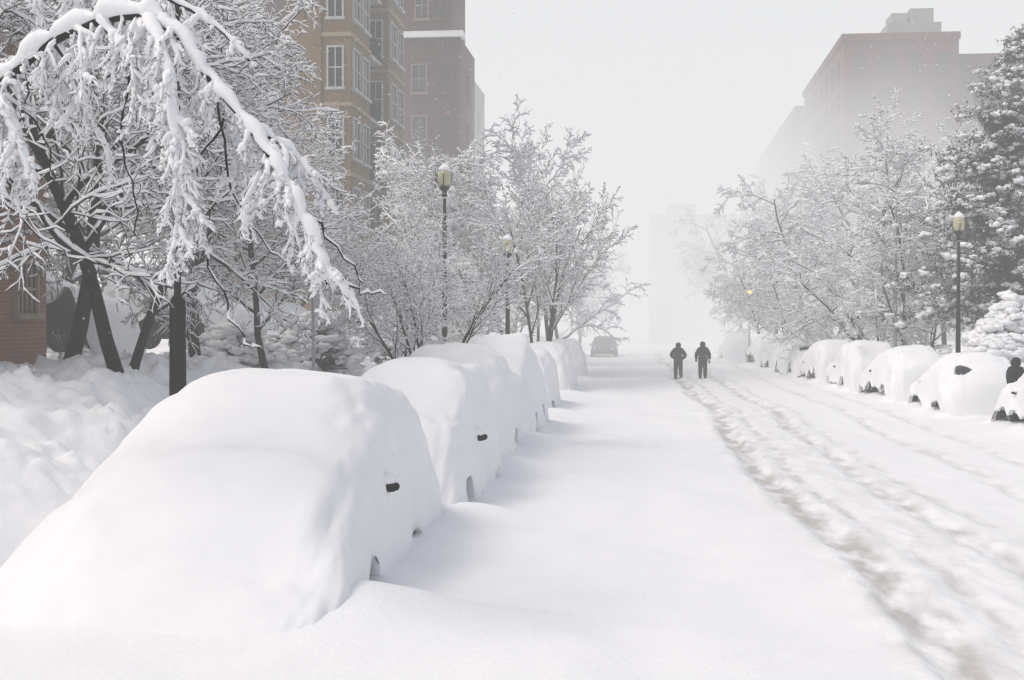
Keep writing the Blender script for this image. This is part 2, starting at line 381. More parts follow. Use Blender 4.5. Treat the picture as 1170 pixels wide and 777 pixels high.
def make_car(x,y,rz,kind,seed,label,group,facing=1,z=-.08,full=True,mx=None,hl=.3):
    t=empty('parked_car',(x,y,z),label,'car',group,rz)
    flip=(facing<0)
    hz=.90 if kind=='low' else 1.0
    def P(name,me,loc=(0,0,0),rot=(0,0,0),scale=(1,1,1),par=None):
        o=mkobj(name,me,par or t)
        if par is None and flip and name!='snow_cover':
            loc=(-loc[0],4.72-loc[1],loc[2]); rot=(rot[0],rot[1],rot[2]+math.pi)
        o.location=(loc[0],loc[1],loc[2]*(hz if name!='snow_cover' else 1)); o.rotation_euler=rot; o.scale=scale
        return o
    pk=seed%6
    if pk not in bodies: bodies[pk]=BODY.mesh('body',M['paint%d'%pk])
    P('body',bodies[pk],scale=(1,1,hz))
    for nm,k in (('windshield','windshield'),('rear_window','rear_window'),('side_window','swr'),('side_window','swl')): P(nm,cm[k],scale=(1,1,hz))
    for wx,wy in ((-.84,.95),(.84,.95),(-.84,3.75),(.84,3.75)):
        wobj=P('wheel',cm['tyre'],(wx,wy,.33),(0,math.pi/2 if wx>0 else -math.pi/2,0))
        r_=mkobj('rim',cm['rim'],wobj)
    for sx in (-.62,.62):
        P('headlight',cm['headlight'],(sx,.08,.72)); P('taillight',cm['taillight'],(sx,4.70,.88))
    P('bumper',cm['bumper'],(0,.02,.45)); P('bumper',cm['bumper'],(0,4.72,.48),(0,0,math.pi))
    mx=mx or (1.03 if kind=='low' else 1.08)
    for sx in (-1,1):
        k=1 if kind!='low' else .7
        mo=P('mirror',cm['mirror'],(sx*mx,1.62,1.04),(0,0,0 if sx>0 else math.pi),(k,k,k))
        so_=mkobj('snow_cap',cm['msnow'],mo); so_.location=(0,0,.08)
    if full: P('snow_cover',cover_mesh(seed,kind,flip,hl))
    return t
gl='snow-buried cars parked along the left kerb'
ll=['nearest and largest snow-buried car, its hood a smooth white mound, at lower left',
 'second snow-buried car from the camera in the left row, black mirror showing',
 'third snow-buried car in the left row, with an exposed black wheel',
 'fourth snow-buried car from the camera in the left row',
 'fifth snow-buried car in the left row, beyond a small gap after the fourth',
 'sixth snow-buried car in the left row, beside the far trees',
 'seventh and last snow-buried car of the left row, before the dark vehicle']
for i,(x,y,rz) in enumerate(LEFT):
    make_car(x,y,rz,'big' if i==0 else 'suv',[10,11,12,19,14,21,16][i],ll[i],gl,z=[-.08,-.08,-.05,.05][i] if i<4 else random.uniform(-.3,-.1),mx=[1.09,1.13,1.03,.92,.9][min(i,4)])
gr='snow-covered cars parked along the right kerb'
rl=['snow-covered car cut off by the right edge of the photo','second snow-covered car from the right edge, rounded and tall','third snow-covered car from the right edge, below the lamp post','fourth snow-covered car from the right edge, dark wheel showing','fifth snow-covered car from the right edge','sixth snow-covered car from the right edge','seventh snow-covered car from the right edge','last snow-covered car of the close right row, nearest the walkers','lone pale snow-covered car far off at the end of the right row']
for i,(x,y) in enumerate(RIGHT):
    make_car(x,y,R(3.5)+random.uniform(-.03,.03),'low',[30,36,41,46,50,55,62,65,71][i],rl[i],gr,facing=-1,z=random.uniform(-.12,.02),hl=[.75,.45,.58,.68,.45,.66,.52,.62,.2][i])
make_car(ax(690,96),95,0,'low',33,'dark grey vehicle almost free of snow, far down the left side of the street',None,full=False,z=-.05)
make_car(ax(135,29),29,R(86),'low',50,'snow-covered car with dark sides parked right behind the leaning trunks on the left',None,z=gz(-12,29)+.25,hl=.95)
make_car(-9.5,41,R(75),'low',54,'snow-covered car behind the tree trunks in the left yard',None,z=gz(-9.5,41)-.1,hl=.9)
make_car(ax(305,33),33,R(84),'low',62,'low snow-covered car in the left yard, behind the bushes',None,z=gz(-12,33)+.35,hl=.95)

# ---------------------------------------------------------------- street lamps
def lamp(x,y,h,label,pk=1.0):
    z=gz(x,y)-.25 if x>-4 else 0.0
    t=empty('street_lamp',(x,y,z),label,'street lamp','black globe street lamps'); H=h-z
    mb=MB(); mb.lathe([(.26,-.2),(.26,.15),(.21,.22),(.20,.7),(.16,.8),(.15,.95),(.11,1.05)],24); mb.build('base',M['black'],t,True)
    mb=MB(); mb.lathe([(.085*pk,1.0),(.08*pk,1.6),(.075*pk,2.5)]+([(.075*pk,3.0),(.05,3.1)] if pk>1 else [])+[(.042,H-.95)],32,flute=.13); mb.build('post',M['black'],t,True)
    S_=.76
    def hz(p): return [(r*S_,H+(z_-H)*S_) for r,z_ in p]
    mb=MB(); mb.lathe(hz([(.07,H-1.2),(.12,H-1.15),(.08,H-1.08),(.08,H-1.0),(.16,H-.92),(.20,H-.84)]),20)
    for q in range(4):
        a=q*math.pi/2; mb.tube([(r*math.cos(a),r*math.sin(a),z_) for r,z_ in hz([(.18,H-.86),(.27,H-.6),(.25,H-.4)])],[.012]*3,5)
    mb.build('collar',M['black'],t,True)
    mb=MB(); mb.lathe(hz([(.15,H-.84),(.22,H-.7),(.245,H-.52),(.23,H-.36),(.17,H-.24),(.12,H-.2)]),24); mb.build('globe',M['globe'],t,True)
    mb=MB(); mb.lathe(hz([(.14,H-.22),(.15,H-.18),(.08,H-.13),(.03,H-.05),(.035,H-.02),(.005,H+.03)]),16); f=mb.build('finial',M['black'],t,True)
    mb=MB(); mb.lathe(hz([(.20,H-.27),(.21,H-.20),(.16,H-.12),(.08,H-.05),(.02,H)]),14); mb.build('snow_cap',M['treesnow'],f,True)
lamp(ax(203,17.9),17.9,8.6,'thick black fluted lamp post rising behind the nearest buried car',1.5)
lamp(ax(508,35),35,6.95,'black street lamp with pale globe among the left branches, second from the left')
lamp(ax(580,42),42,5.5,'black street lamp with pale globe right of the multi-stemmed tree, third from the left')
lamp(ax(615,68),68,4.9,'small distant street lamp at the left kerb in the fog')
lamp(ax(1100,42),42.6,6.15,'black street lamp with yellowish globe behind the right row of cars')

# ---------------------------------------------------------------- trees
def nrm(v):
    l=math.sqrt(v[0]*v[0]+v[1]*v[1]+v[2]*v[2]) or 1; return (v[0]/l,v[1]/l,v[2]/l)
def perp(d,ang,az):
    if abs(d[2])<.9: u=nrm((d[1],-d[0],0))
    else: u=(1,0,0)
    v=(d[1]*u[2]-d[2]*u[1],d[2]*u[0]-d[0]*u[2],d[0]*u[1]-d[1]*u[0])
    c,s_=math.cos(ang),math.sin(ang); ca,sa=math.cos(az),math.sin(az)
    return nrm(tuple(d[i]*c+(u[i]*ca+v[i]*sa)*s_ for i in range(3)))
def grow(out,p,d,L,r,lv,P,rn):
    n=P['seg'][lv]; st=L/n; pts=[p]; rad=[r]; dirs=[d]
    for i in range(n):
        w=P['wan'][lv]; g=P['grav'][lv]
        d=nrm((d[0]+rn.gauss(0,w),d[1]+rn.gauss(0,w),d[2]+rn.gauss(0,w)+g))
        p=(p[0]+d[0]*st,p[1]+d[1]*st,p[2]+d[2]*st); pts.append(p); dirs.append(d); rad.append(r*(1-P['tap'][lv]*(i+1)/n))
    out.append((pts,rad,lv))
    if lv+1<len(P['seg']):
        nc=P['n'][lv]; az=rn.uniform(0,6.28)
        for k in range(nc):
            t=P['st'][lv]+(1-P['st'][lv])*(k+rn.random()*.8)/nc; t=min(t,.999); f=t*n; i=int(f); f-=i
            q=tuple(pts[i][j]*(1-f)+pts[i+1][j]*f for j in range(3))
            az+=2.4+rn.gauss(0,.3)
            dd=perp(dirs[i],P['ang'][lv]*rn.uniform(.75,1.25),az)
            grow(out,q,dd,L*P['rat'][lv]*rn.uniform(.7,1.2)*(1.15-.5*t),max(rad[i]*.6,P['minr']),lv+1,P,rn)
def snow_on(mb,pts,rad,th,rn,k=5,lift=.75,lo=.55,hi=1.4):
    n=len(pts); sp=[];sr=[]
    for i,p in enumerate(pts):
        j=min(i,n-2); d=nrm(tuple(pts[j+1][q]-pts[j][q] for q in range(3)))
        hz=1-.72*abs(d[2])**1.5
        t=(th+rad[i]*.5)*hz*rn.uniform(lo,hi)
        if i==n-1: t*=.45
        sr.append(t); sp.append((p[0],p[1],p[2]+rad[i]*.6+t*lift))
    mb.tube(sp,sr,k)
def tree_meshes(P,seed,starts,th):
    rn=random.Random(seed); polys=[]
    for (p,d,L,r) in starts: grow(polys,p,nrm(d),L,r,0,P,rn)
    t=MB();c=MB();s=MB()
    for pts,rad,lv in polys:
        (t if lv<=0 else c).tube(pts,rad,9 if lv==0 else (6 if lv==1 else 4),cap=lv<2)
        if lv>0 : snow_on(s,pts,rad,th*(1.6 if lv<3 else 1.0),rn,6 if lv<2 else 4)
    return t.mesh('trunk',M['bark']),c.mesh('crown',M['twig']),s.mesh('snow_load',M['treesnow'])
PA=dict(seg=[8,8,7,5,3],wan=[.10,.14,.18,.22,.25],grav=[.02,.0,-.03,-.06,-.08],tap=[.72,.78,.8,.6,.3],n=[13,7,6,5],st=[.25,.2,.15,.1],ang=[.95,.75,.75,.8],rat=[.48,.50,.5,.55],minr=.009)
PE=dict(PA,st=[.15,.15,.15,.1],n=[14,7,6,5],ang=[.95,.75,.75,.8])
PB=dict(seg=[6,8,6,4,3],wan=[.08,.11,.14,.17,.2],grav=[.05,.03,.0,-.02,-.03],tap=[.7,.8,.8,.6,.3],n=[7,7,6,5],st=[.3,.2,.15,.1],ang=[.55,.55,.65,.7],rat=[.60,.46,.45,.5],minr=.008)
protos={}
protos['A']=tree_meshes(PA,1,[((0,0,-.3),(.14,.05,1),9.0,.15)],.021)
protos['B']=tree_meshes(PB,5,[((0,0,-.3),(-.45,.1,1),6.3,.08),((.05,.05,-.3),(.40,-.15,1),6.6,.09),((0,.1,-.3),(.05,.35,1),7.0,.08),((-.05,0,-.3),(-.1,-.3,1),5.8,.07)],.018)
protos['C']=tree_meshes(PA,11,[((0,0,-.3),(-.30,.0,1),8.0,.14),((.1,0,-.3),(.32,.1,1),6.5,.10)],.022)
protos['D']=tree_meshes(PB,21,[((0,0,-.3),(.02,.0,1),9.5,.13)],.034)
protos['E']=tree_meshes(PE,31,[((0,0,-.3),(.02,.0,1),9.5,.13)],.037)
def put_tree(kind,x,y,s,rz,label,group,z=None,zs=1.0):
    z=gz(x,y)-.1 if z is None else z
    t=empty('deciduous_tree',(x,y,z),label,'tree',group,rz); t.scale=(s,s,s*zs*random.uniform(.95,1.08))
    for nm,me in zip(('trunk','crown','snow_load'),protos[kind]): mkobj(nm,me,t)
    return t
gtl='snow-laden bare trees on the left side'; gtr='snow-laden bare trees on the right side'
put_tree('A',ax(72,22),22,1.0,.4,'snow-laden tree with the leftmost dark leaning trunk beside the brick house',gtl)
put_tree('C',ax(140,20.5),20.5,.9,1.2,'snow-laden tree whose dark trunk stands left of the thick black lamp post',gtl)
put_tree('C',ax(30,30),30,1.15,4,'snow-laden tree directly before the brick house wall',gtl)
put_tree('A',ax(225,25),25,.82,1.6,'snow-laden tree just right of the thick black lamp post',gtl)
put_tree('A',ax(312,28),28,.60,3.0,'snow-laden tree with dark trunk above the second buried car',gtl)
put_tree('C',ax(150,38),38,1.35,1.3,'tall snow-laden tree deep in the left yard',gtl)
put_tree('A',ax(268,40),40,1.12,3.3,'tall snow-laden tree behind the bushes of the left yard',gtl)
put_tree('A',ax(352,42),42,.82,2.9,'snow-laden tree in front of the tan apartment building foot',gtl)
put_tree('C',ax(425,46),46,.74,.9,'slender snow-laden tree below the tan building bays',gtl)
put_tree('E',ax(462,31),31,.38,1.1,'small snow-laden tree whose twigs cross the second street lamp',gtl)
put_tree('B',ax(490,28.5),28.5,.56,0.2,'multi-stemmed snow-dusted tree behind the third buried car',gtl)
put_tree('E',ax(540,50),50,.46,4.1,'small snow-laden tree left of the third street lamp',gtl)
put_tree('B',ax(616,54),54,1.08,1.4,'tall fine-branched tree right of the third street lamp',gtl,zs=1.12)
put_tree('E',ax(585,60),60,.6,.6,'small hazy tree behind the third street lamp',gtl)
put_tree('D',ax(632,64),64,.95,2.1,'foggy upright tree behind the fine-branched tree on the left',gtl,zs=1.1)
put_tree('E',ax(640,80),80,.95,3.0,'far foggy multi-branched tree on the left side',gtl)
put_tree('A',ax(540,66),66,1.05,4.0,'hazy tree at the foot of the dark brick building',gtl)
put_tree('E',ax(470,54),54,.80,5.0,'hazy tree between tan and dark brick buildings',gtl)
put_tree('E',ax(662,100),100,.95,1.0,'faint tree at the far end of the left row, almost lost in fog',gtl)
# right
put_tree('E',ax(978,66),66,1.2,.3,'largest white-frosted tree in the middle of the right side',gtr)
put_tree('E',ax(925,78),78,1.05,1.9,'frosted tree left of the largest one on the right side',gtr)
put_tree('E',ax(1035,58),58,.85,3.9,'frosted tree just left of the right street lamp',gtr)
put_tree('E',ax(885,92),92,1.1,5.1,'hazy frosted tree right of the traffic signal',gtr)
put_tree('E',ax(850,108),108,1.1,2.6,'faint frosted tree behind the traffic signal',gtr)
put_tree('E',ax(832,130),130,1.15,1.1,'very faint tree at the far left end of the right row',gtr)
put_tree('D',ax(1080,72),72,1.1,.8,'frosted tree behind the right street lamp',gtr)
put_tree('E',ax(1010,86),86,1.3,2.8,'hazy tree in front of the large brick building on the right',gtr)
put_tree('E',ax(950,98),98,1.3,4.4,'hazy tree below the left corner of the large brick building',gtr)
put_tree('E',ax(905,114),114,1.4,.1,'very hazy tree before the long side of the right building',gtr)
put_tree('E',ax(1060,95),95,1.3,2.2,'hazy frosted tree between the largest tree and the evergreens',gtr)
for (p_,y_,s_,l_) in ((872,84,.7,'small frosted tree just right of the amber signal, low behind the far cars'),(905,72,.62,'small frosted tree low behind the far right cars'),(950,64,.55,'small frosted tree left of the largest frosted trunk'),(1005,60,.55,'small frosted tree right of the largest frosted trunk'),(1065,56,.5,'small frosted tree just left of the right lamp post')):
    put_tree('E',ax(p_,y_),y_,s_,p_*.37,l_,gtr)

# foreground drooping tree
def px(lst): return [tuple(at(a,b,y)) for a,b,y in lst]
def resample(pts,k):
    out=[]
    n=len(pts)
    for i in range(n-1):
        p0=pts[max(i-1,0)];p1=pts[i];p2=pts[i+1];p3=pts[min(i+2,n-1)]
        for j in range(k):
            t=j/k
            out.append(tuple(.5*((2*p1[q])+(-p0[q]+p2[q])*t+(2*p0[q]-5*p1[q]+4*p2[q]-p3[q])*t*t+(-p0[q]+3*p1[q]-3*p2[q]+p3[q])*t**3) for q in range(3)))
    out.append(pts[-1]); return out
rn=random.Random(77)
tx,ty=ax(-150,12.4),12.4
T=MB();K=MB();S=MB()
t=empty('drooping_tree',(tx,ty,gz(tx,ty)-.1),'nearest tree, its snow-heavy limb arching over and drooping beside the lamp post','tree')
off=Vector((tx,ty,gz(tx,ty)-.1))
trunk=resample([(tx,ty,gz(tx,ty)-.3),(tx+.1,ty,3.0),tuple(at(-120,190,12.3)),tuple(at(-80,120,12.1))],4)
def loc(pts): return [tuple(Vector(p)-off) for p in pts]
T.tube(loc(trunk),[.16-.10*i/len(trunk) for i in range(len(trunk))],10)
limbs=[([(-80,120,12.1),(-30,105,12.0),(10,88,11.9),(60,48,11.7),(115,24,11.5),(165,20,11.4),(205,44,11.3),(240,92,11.2),(280,140,11.1),(315,190,11.0),(340,235,10.95),(360,280,10.9),(374,325,10.9)],.05,.092,84,.42),
 ([(115,24,11.5),(150,70,11.3),(178,110,11.2),(198,160,11.1),(212,215,11.1),(226,260,11.1)],.03,.068,50,.36),
 ([(-30,105,12.0),(5,128,11.8),(22,165,11.7),(34,205,11.6)],.03,.068,28,.36),
 ([(240,92,11.2),(262,130,11.4),(272,180,11.5),(276,230,11.5)],.02,.045,24,.30),
 ([(280,140,11.1),(320,165,11.2),(350,195,11.3),(375,230,11.3)],.02,.045,22,.28),
 ([(60,48,11.7),(85,85,11.9),(98,130,12.0),(120,165,12.1)],.02,.04,12,.32),
 ([(165,20,11.4),(192,80,11.0),(200,150,10.9),(206,220,10.9),(202,285,10.9)],.022,.062,46,.28),
 ([(-80,120,12.1),(-40,20,12.4),(20,-20,12.5),(90,-30,12.6),(170,-10,12.6),(240,25,12.5),(285,70,12.4)],.045,.05,22,.5)]
PD=dict(seg=[7,5,3],wan=[.16,.25,.3],grav=[-.30,-.22,-.15],tap=[.7,.5,.3],n=[6,3],st=[.15,.2],ang=[.6,.6],rat=[.42,.5],minr=.005)
for li,(cp,r0,th,nt_,Lb) in enumerate(limbs):
    pts=resample(px(cp),6); n=len(pts); rad=[r0*(1-.75*i/n) for i in range(n)]
    K.tube(loc(pts),rad,7)
    sp=[];sr=[]
    for i,p in enumerate(pts):
        d=nrm(tuple(pts[min(i+1,n-1)][q]-pts[max(i-1,0)][q] for q in range(3)))
        tt=th*(1-.35*i/n)*(1-.25*abs(d[2]))*(1+.22*math.sin(i*1.3+li)+rn.uniform(-.28,.28)); sr.append(tt); sp.append((p[0]+rn.gauss(0,.015),p[1],p[2]+rad[i]*.8+tt*.6))
    sr[0]*=.5; sr[-1]*=.4
    S.tube(loc(sp),sr,9)
    for k in range(nt_):
        i=int(n*(.12+.86*(k+rn.random())/nt_)); i=min(i,n-2)
        p=pts[i]; az=rn.uniform(0,6.28)
        d=nrm((math.cos(az)*.55+.12,math.sin(az)*.55,rn.uniform(-.9,.0)))
        pol=[]; Ln=Lb*rn.choice([.4,.6,.9,1.2,1.8])*(.7 if i>.72*n else 1)
        grow(pol,p,d,Ln,max(.009,rad[i]*.35),0,PD,rn)
        for q,ra,lv in pol:
            K.tube(loc(q),ra,4,cap=False); snow_on(S,loc(q),ra,[.048,.027,.012][lv],rn,7,.6,.45,1.55)
for cp in ([(-60,160,12.2),(10,235,12.4),(60,280,12.6),(110,300,12.8)],[(240,92,11.2),(262,200,11.3),(300,275,11.4),(330,300,11.4)],[(212,215,11.1),(240,300,11.2),(275,385,11.2),(300,400,11.2)],[(365,300,10.9),(410,330,11),(440,335,11.1)],[(340,235,10.95),(390,290,11),(415,320,11.1)],[(150,70,11.3),(140,160,11.4),(155,230,11.5),(150,290,11.5)],[(60,48,11.7),(30,110,11.9),(60,180,12),(50,230,12)],[(262,130,11.4),(225,190,11.5),(240,250,11.5)]):
    pts=resample(px(cp),6); pts=[(p[0]+rn.gauss(0,.02),p[1],p[2]+rn.gauss(0,.02)) for p in pts]; n=len(pts); ra=[.013*(1-.6*i/n) for i in range(n)]; K.tube(loc(pts),ra,5); snow_on(S,loc(pts),ra,.013,rn,5)
T.build('trunk',M['bark'],t,True); K.build('crown',M['twig'],t,True); S.build('snow_load',M['treesnow'],t,True)

# conifer
def conifer(x,y,H,Rb,label,seed):
    rn=random.Random(seed); z0=gz(x,y)-.2
    t=empty('conifer_tree',(x,y,z0),label,'tree','snow-clad evergreens at the right edge')
    T=MB();N=MB();S=MB(); T.tube([(0,0,0),(.05,0,H*.5),(0,0,H)],[.2,.13,.02],9)
    nb=int(H*24); ph=rn.uniform(0,6)
    for b in range(nb):
        z=1.6+(H-1.7)*(rn.random()); fz=z/H
        a=rn.uniform(0,6.28); 
        env=Rb*(1-fz)**.6*(1+.28*math.sin(3*a+ph+z*1.3)+.22*math.sin(z*2.2+ph+a))+.3
        L=env*rn.uniform(.45,1.12); pts=[];ra=[]
        n=6; dr=rn.uniform(.0,.4); up_=rn.uniform(.2,1.0)
        for i in range(n+1):
            f=i/n; pts.append((math.cos(a)*L*f+rn.gauss(0,.06),math.sin(a)*L*f+rn.gauss(0,.06),z+up_*f*L*.6-dr*L*f*f)); ra.append(.025*(1-.8*f))
        N.tube(pts,ra,4,cap=False)
        for i in range(1,n+1):
            p=pts[i]
            for q in range(20):
                aa=a+rn.uniform(-1.8,1.8); l2=rn.uniform(.14,.36); c=(p[0]+rn.gauss(0,.18),p[1]+rn.gauss(0,.18),p[2]+rn.gauss(0,.13)-.05)
                e=(c[0]+math.cos(aa)*l2,c[1]+math.sin(aa)*l2,c[2]+rn.uniform(-.2,.2)); w_=.035
                k=len(N.v); N.v+=[(c[0]-math.sin(aa)*w_,c[1]+math.cos(aa)*w_,c[2]),(c[0]+math.sin(aa)*w_,c[1]-math.cos(aa)*w_,c[2]),e]; N.f.append((k,k+1,k+2))
            if i>=2 and rn.random()<.75:
                for q in range(3):
                    sz=rn.uniform(.035,.13); S.blob((p[0]+rn.gauss(0,.15),p[1]+rn.gauss(0,.15),p[2]+.06+rn.gauss(0,.06)),sz*1.45,sz*1.25,sz*.8,.35,rn)
    T.build('trunk',M['bark'],t,True); N.build('crown',M['needle'],t); S.build('snow_load',M['treesnow'],t,True)
conifer(ax(1150,52),52,10,4.9,'tall dark evergreen loaded with snow at the right edge',3)
conifer(ax(1182,60),60,15,6.2,'taller evergreen at the far right, partly cut off by the frame',4)
# bushes
def bush(x,y,rx_,rz_,label,seed,g='snow-covered bushes',dn=60,big=.13):
    rn=random.Random(seed); z0=gz(x,y)-.1
    t=empty('snowy_bush',(x,y,z0),label,'bush',g); S=MB();K=MB()
    for i in range(int(dn*rx_)):
        a=rn.uniform(0,6.28); e=math.acos(rn.uniform(0.05,1)); 
        f=rn.uniform(.85,1.03)*(1+.10*math.sin(3*a+seed))
        p=(math.cos(a)*math.sin(e)*rx_*f,math.sin(a)*math.sin(e)*rx_*f,math.cos(e)*rz_*f)
        pts=[(p[0]*.1,p[1]*.1,0),(p[0]*.5,p[1]*.5,p[2]*.65),p]
        K.tube(pts,[.02,.014,.007],4)
        for j in range(10):
            q=(p[0]+rn.gauss(0,.14)*min(rx_,1.2),p[1]+rn.gauss(0,.14)*min(rx_,1.2),max(p[2]+rn.gauss(0,.11),.1))
            K.tube([pts[1],q],[.010,.005],3); sz=rn.uniform(.03,big); S.blob((q[0],q[1],q[2]+.03),sz*1.6,sz*1.4,sz*.8,.35,rn)
    K.build('branches',M['twig'],t); S.build('snow_load',M['treesnow'],t,True)
bush(ax(1138,44),44.5,1.5,1.75,'rounded snow-covered bush behind the right row, under the evergreen',1,dn=90,big=.19)
bush(ax(1090,50),50.5,.9,1.2,'small snow-covered bush beside the right street lamp',2)
bush(ax(1168,46),47,1.7,2.5,'large snow-covered bush at the right edge',8,dn=90,big=.19)
bush(ax(262,29),29,1.1,.9,'snow-covered bush behind the trunks in the left yard',3)
bush(ax(355,31),31,1.1,1.2,'snow-covered bush right of the thin sign post',4)
bush(ax(60,36),36,1.8,1.7,'snow-covered bush near the brick house',6)
bush(ax(440,40),40,1.3,1.3,'snow-covered bush above the second buried car',7)

# ---------------------------------------------------------------- buildings
winc={}
def window(par,w,h,loc,face,fm='wframe',mull=1):
    key=(w,h,fm,mull)
    if key not in winc:
        a=MB(); b=.08
        a.box(-w/2-b,-w/2,-.10,.02,-h/2,h/2); a.box(w/2,w/2+b,-.10,.02,-h/2,h/2); a.box(-w/2-b,w/2+b,-.10,.02,h/2,h/2+b); a.box(-w/2-b-.05,w/2+b+.05,-.18,.02,-h/2-.12,-h/2)
        a.box(-w/2,w/2,-.07,.0,-.03,.03)
        for i in range(mull):
            x=-w/2+w*(i+1)/(mull+1); a.box(x-.025,x+.025,-.065,.0,-h/2,-.031); a.box(x-.025,x+.025,-.065,.0,.031,h/2)
        p=MB(); p.box(-w/2+.001,w/2-.001,-.03,-.005,-h/2+.001,h/2-.001)
        winc[key]=(a.mesh('window',M[fm],False),p.mesh('pane',M['glass'],False))
    rot={'S':0,'E':math.pi/2,'W':-math.pi/2,'N':math.pi}[face]
    o=mkobj('window',winc[key][0],par); o.location=loc; o.rotation_euler=(0,0,rot)
    mkobj('pane',winc[key][1],o)
def bld(name,x0,x1,y0,y1,h,wall,label,cat='building',z0=-1):
    t=empty(name,((x0+x1)/2,(y0+y1)/2,0),label,cat)
    cx,cy=(x0+x1)/2,(y0+y1)/2
    mb=MB(); mb.box(x0-cx,x1-cx,y0-cy,y1-cy,z0,h); mb.build('wall',M[wall],t)
    return t,cx,cy
hx=ax(53,26.4)
t,cx,cy=bld('brick_house',-22,hx,16,26.4,8.2,'brickO','orange-brown brick house wall with a barred window at the far left edge','house')
Yw=25.0
for _ in range(20): Yw*= (hx/ax(28,Yw))
x_w=at(28,330,Yw)
window(t,.8,1.0,(hx-cx,Yw-cy,x_w.z),'E','tanstone',3)
window(t,.8,1.0,(hx-cx,Yw-2.6-cy,x_w.z),'E','tanstone',3)
mb=MB(); mb.box(-22.3-cx,hx+.3-cx,15.7-cy,26.7-cy,8.2,8.65); mb.build('roof_snow',M['snow'],t)
X0=-14.0
t,cx,cy=bld('apartment_building',-15.6,X0,55.5,69.5,33,'tan','tan apartment block with white framed bay windows on the left side')
for bi,by in enumerate((57.6,66.0)):
    mb=MB(); mb.box(X0-cx,X0+1.25-cx,by-2.0-cy,by+2.0-cy,2.5,32.5); bay=mb.build('bay',M['tan'],t)
    for fl in range(10):
        z=3.1+fl*3.0
        mb=MB(); mb.box(X0+.01-cx,X0+1.33-cx,by-2.08-cy,by+2.08-cy,z-.18,z); mb.build('band',M['tanstone'],bay)
    for fl in range(10):
        z=4.6+fl*3.0
        window(t,1.25,1.7,(X0+1.25-cx,by-.95-cy,z),'E'); window(t,1.25,1.7,(X0+1.25-cx,by+.95-cy,z),'E')
        window(t,.6,1.7,(X0+.62-cx,by-2.0-cy,z),'S')
for by in (61.8,):
    for fl in range(9):
        window(t,1.2,1.9,(X0-cx,by-cy,4.6+fl*3.0),'E')
        z=3.3+fl*3
        mb=MB(); mb.box(X0+.002-cx,X0+1.0-cx,by-1.75-cy,by+1.75-cy,z-.15,z); o=mb.build('balcony',M['stone'],t)
        mb=MB()
        for q in range(13): mb.tube([(X0+.95-cx,by-1.7+q*.283-cy,z),(X0+.95-cx,by-1.7+q*.283-cy,z+.95)],[.025,.025],4)
        mb.tube([(X0+.95-cx,by-1.72-cy,z+.95),(X0+.95-cx,by+1.72-cy,z+.95)],[.035,.035],4); mb.build('railing',M['black'],o)
t,cx,cy=bld('apartment_building',-28,-10.9,76,82.5,19.2,'brickR','dark red brick building with snow on its ledge, left of the street')
mb=MB(); mb.box(-28-cx,-11.5-cx,76.9-cy,82.5-cy,19.2,34); mb.build('upper_wall',M['brickR'],t)
mb=MB(); mb.box(-28.1-cx,-10.7-cx,75.8-cy,76.9-cy,19.203,19.55); mb.build('ledge_snow',M['snow'],t)
for wx in (-13.3,-11.8):
    for fl in range(5): window(t,.8,1.6,(wx-cx,76-cy,4.8+fl*3.0),'S','brickP' if wx>-13 else 'redstone')
for wx in (-13.3,-12.2):
    for fl in range(4): window(t,.7,1.6,(wx-cx,76.9-cy,21.3+fl*3.0),'S','redstone' if wx<-13 else 'brickP')
for fl in range(5):
    window(t,1.1,1.6,(-10.9-cx,79.2-cy,4.8+fl*3),'E','brickP')
t,cx,cy=bld('apartment_building',-28,-12.2,84,98,19.6,'greyw','pale grey building fading into fog behind the dark red one')
for by in range(86,97,4):
    for fl in range(5): window(t,1.3,1.6,(-12.2-cx,by-cy,4.8+fl*3),'E','stone')
# right side
xa,xb=ax(963,120),ax(1094,120)
t,cx,cy=bld('apartment_building',xa,xb,120,150,27.6,'brickP','large red brick apartment block with rooftop tank house on the right side')
mb=MB(); mb.box(xa-.2-cx,xb+.1-cx,119.8-cy,150-cy,27.6,28.2); mb.build('parapet',M['brickP'],t)
pa,pb=ax(1013,124),ax(1074,124)
mb=MB(); mb.box(pa-cx,pb-cx,124-cy,130-cy,28.2,30.0); mb.build('tank_house',M['greyw'],t)
mb=MB(); mb.box(pa+.5-cx,pa+1.9-cx,125-cy,128-cy,30.0,31.1); mb.build('rooftop_unit',M['greyw'],t)
mb=MB(); mb.box(pb-2.6-cx,pb-.5-cx,125-cy,129-cy,30.0,31.5); mb.build('rooftop_unit',M['greyw'],t)
for q in range(4):
    wx=xa+1.4+q*(xb-xa-2.8)/3
    for fl in range(8): window(t,1.1,1.6,(wx-cx,120-cy,4.5+fl*3),'S','brickP')
for by in range(123,149,4):
    for fl in range(8): window(t,1.2,1.6,(xa-cx,by-cy,4.5+fl*3),'W','brickP')
t,cx,cy=bld('apartment_building',xa-.8,30,152,206,27.0,'brickP','long brick building dissolving into fog beyond the block with the tank house')
for by in range(155,205,6):
    for fl in range(8): window(t,1.4,1.7,(xa-.8-cx,by-cy,4.5+fl*3),'W','brickP')
xc_=xb+.15
t,cx,cy=bld('apartment_building',xc_,42,122,150,26.2,'brickR','darker brick building at the right end, adjoining the tank house block')
mb=MB(); mb.box(xc_+.05-cx,42.2-cx,121.8-cy,150-cy,26.2,26.6); mb.build('parapet',M['brickR'],t)
for wx in (xc_+1.3,xc_+3.8,xc_+6.3):
    for fl in range(7): window(t,1.1,1.6,(wx-cx,122-cy,4.5+fl*3),'S','redstone')
t,cx,cy=bld('apartment_building',0.2,14,152,168,14.8,'greyw','faint grey building closing the far end of the street')
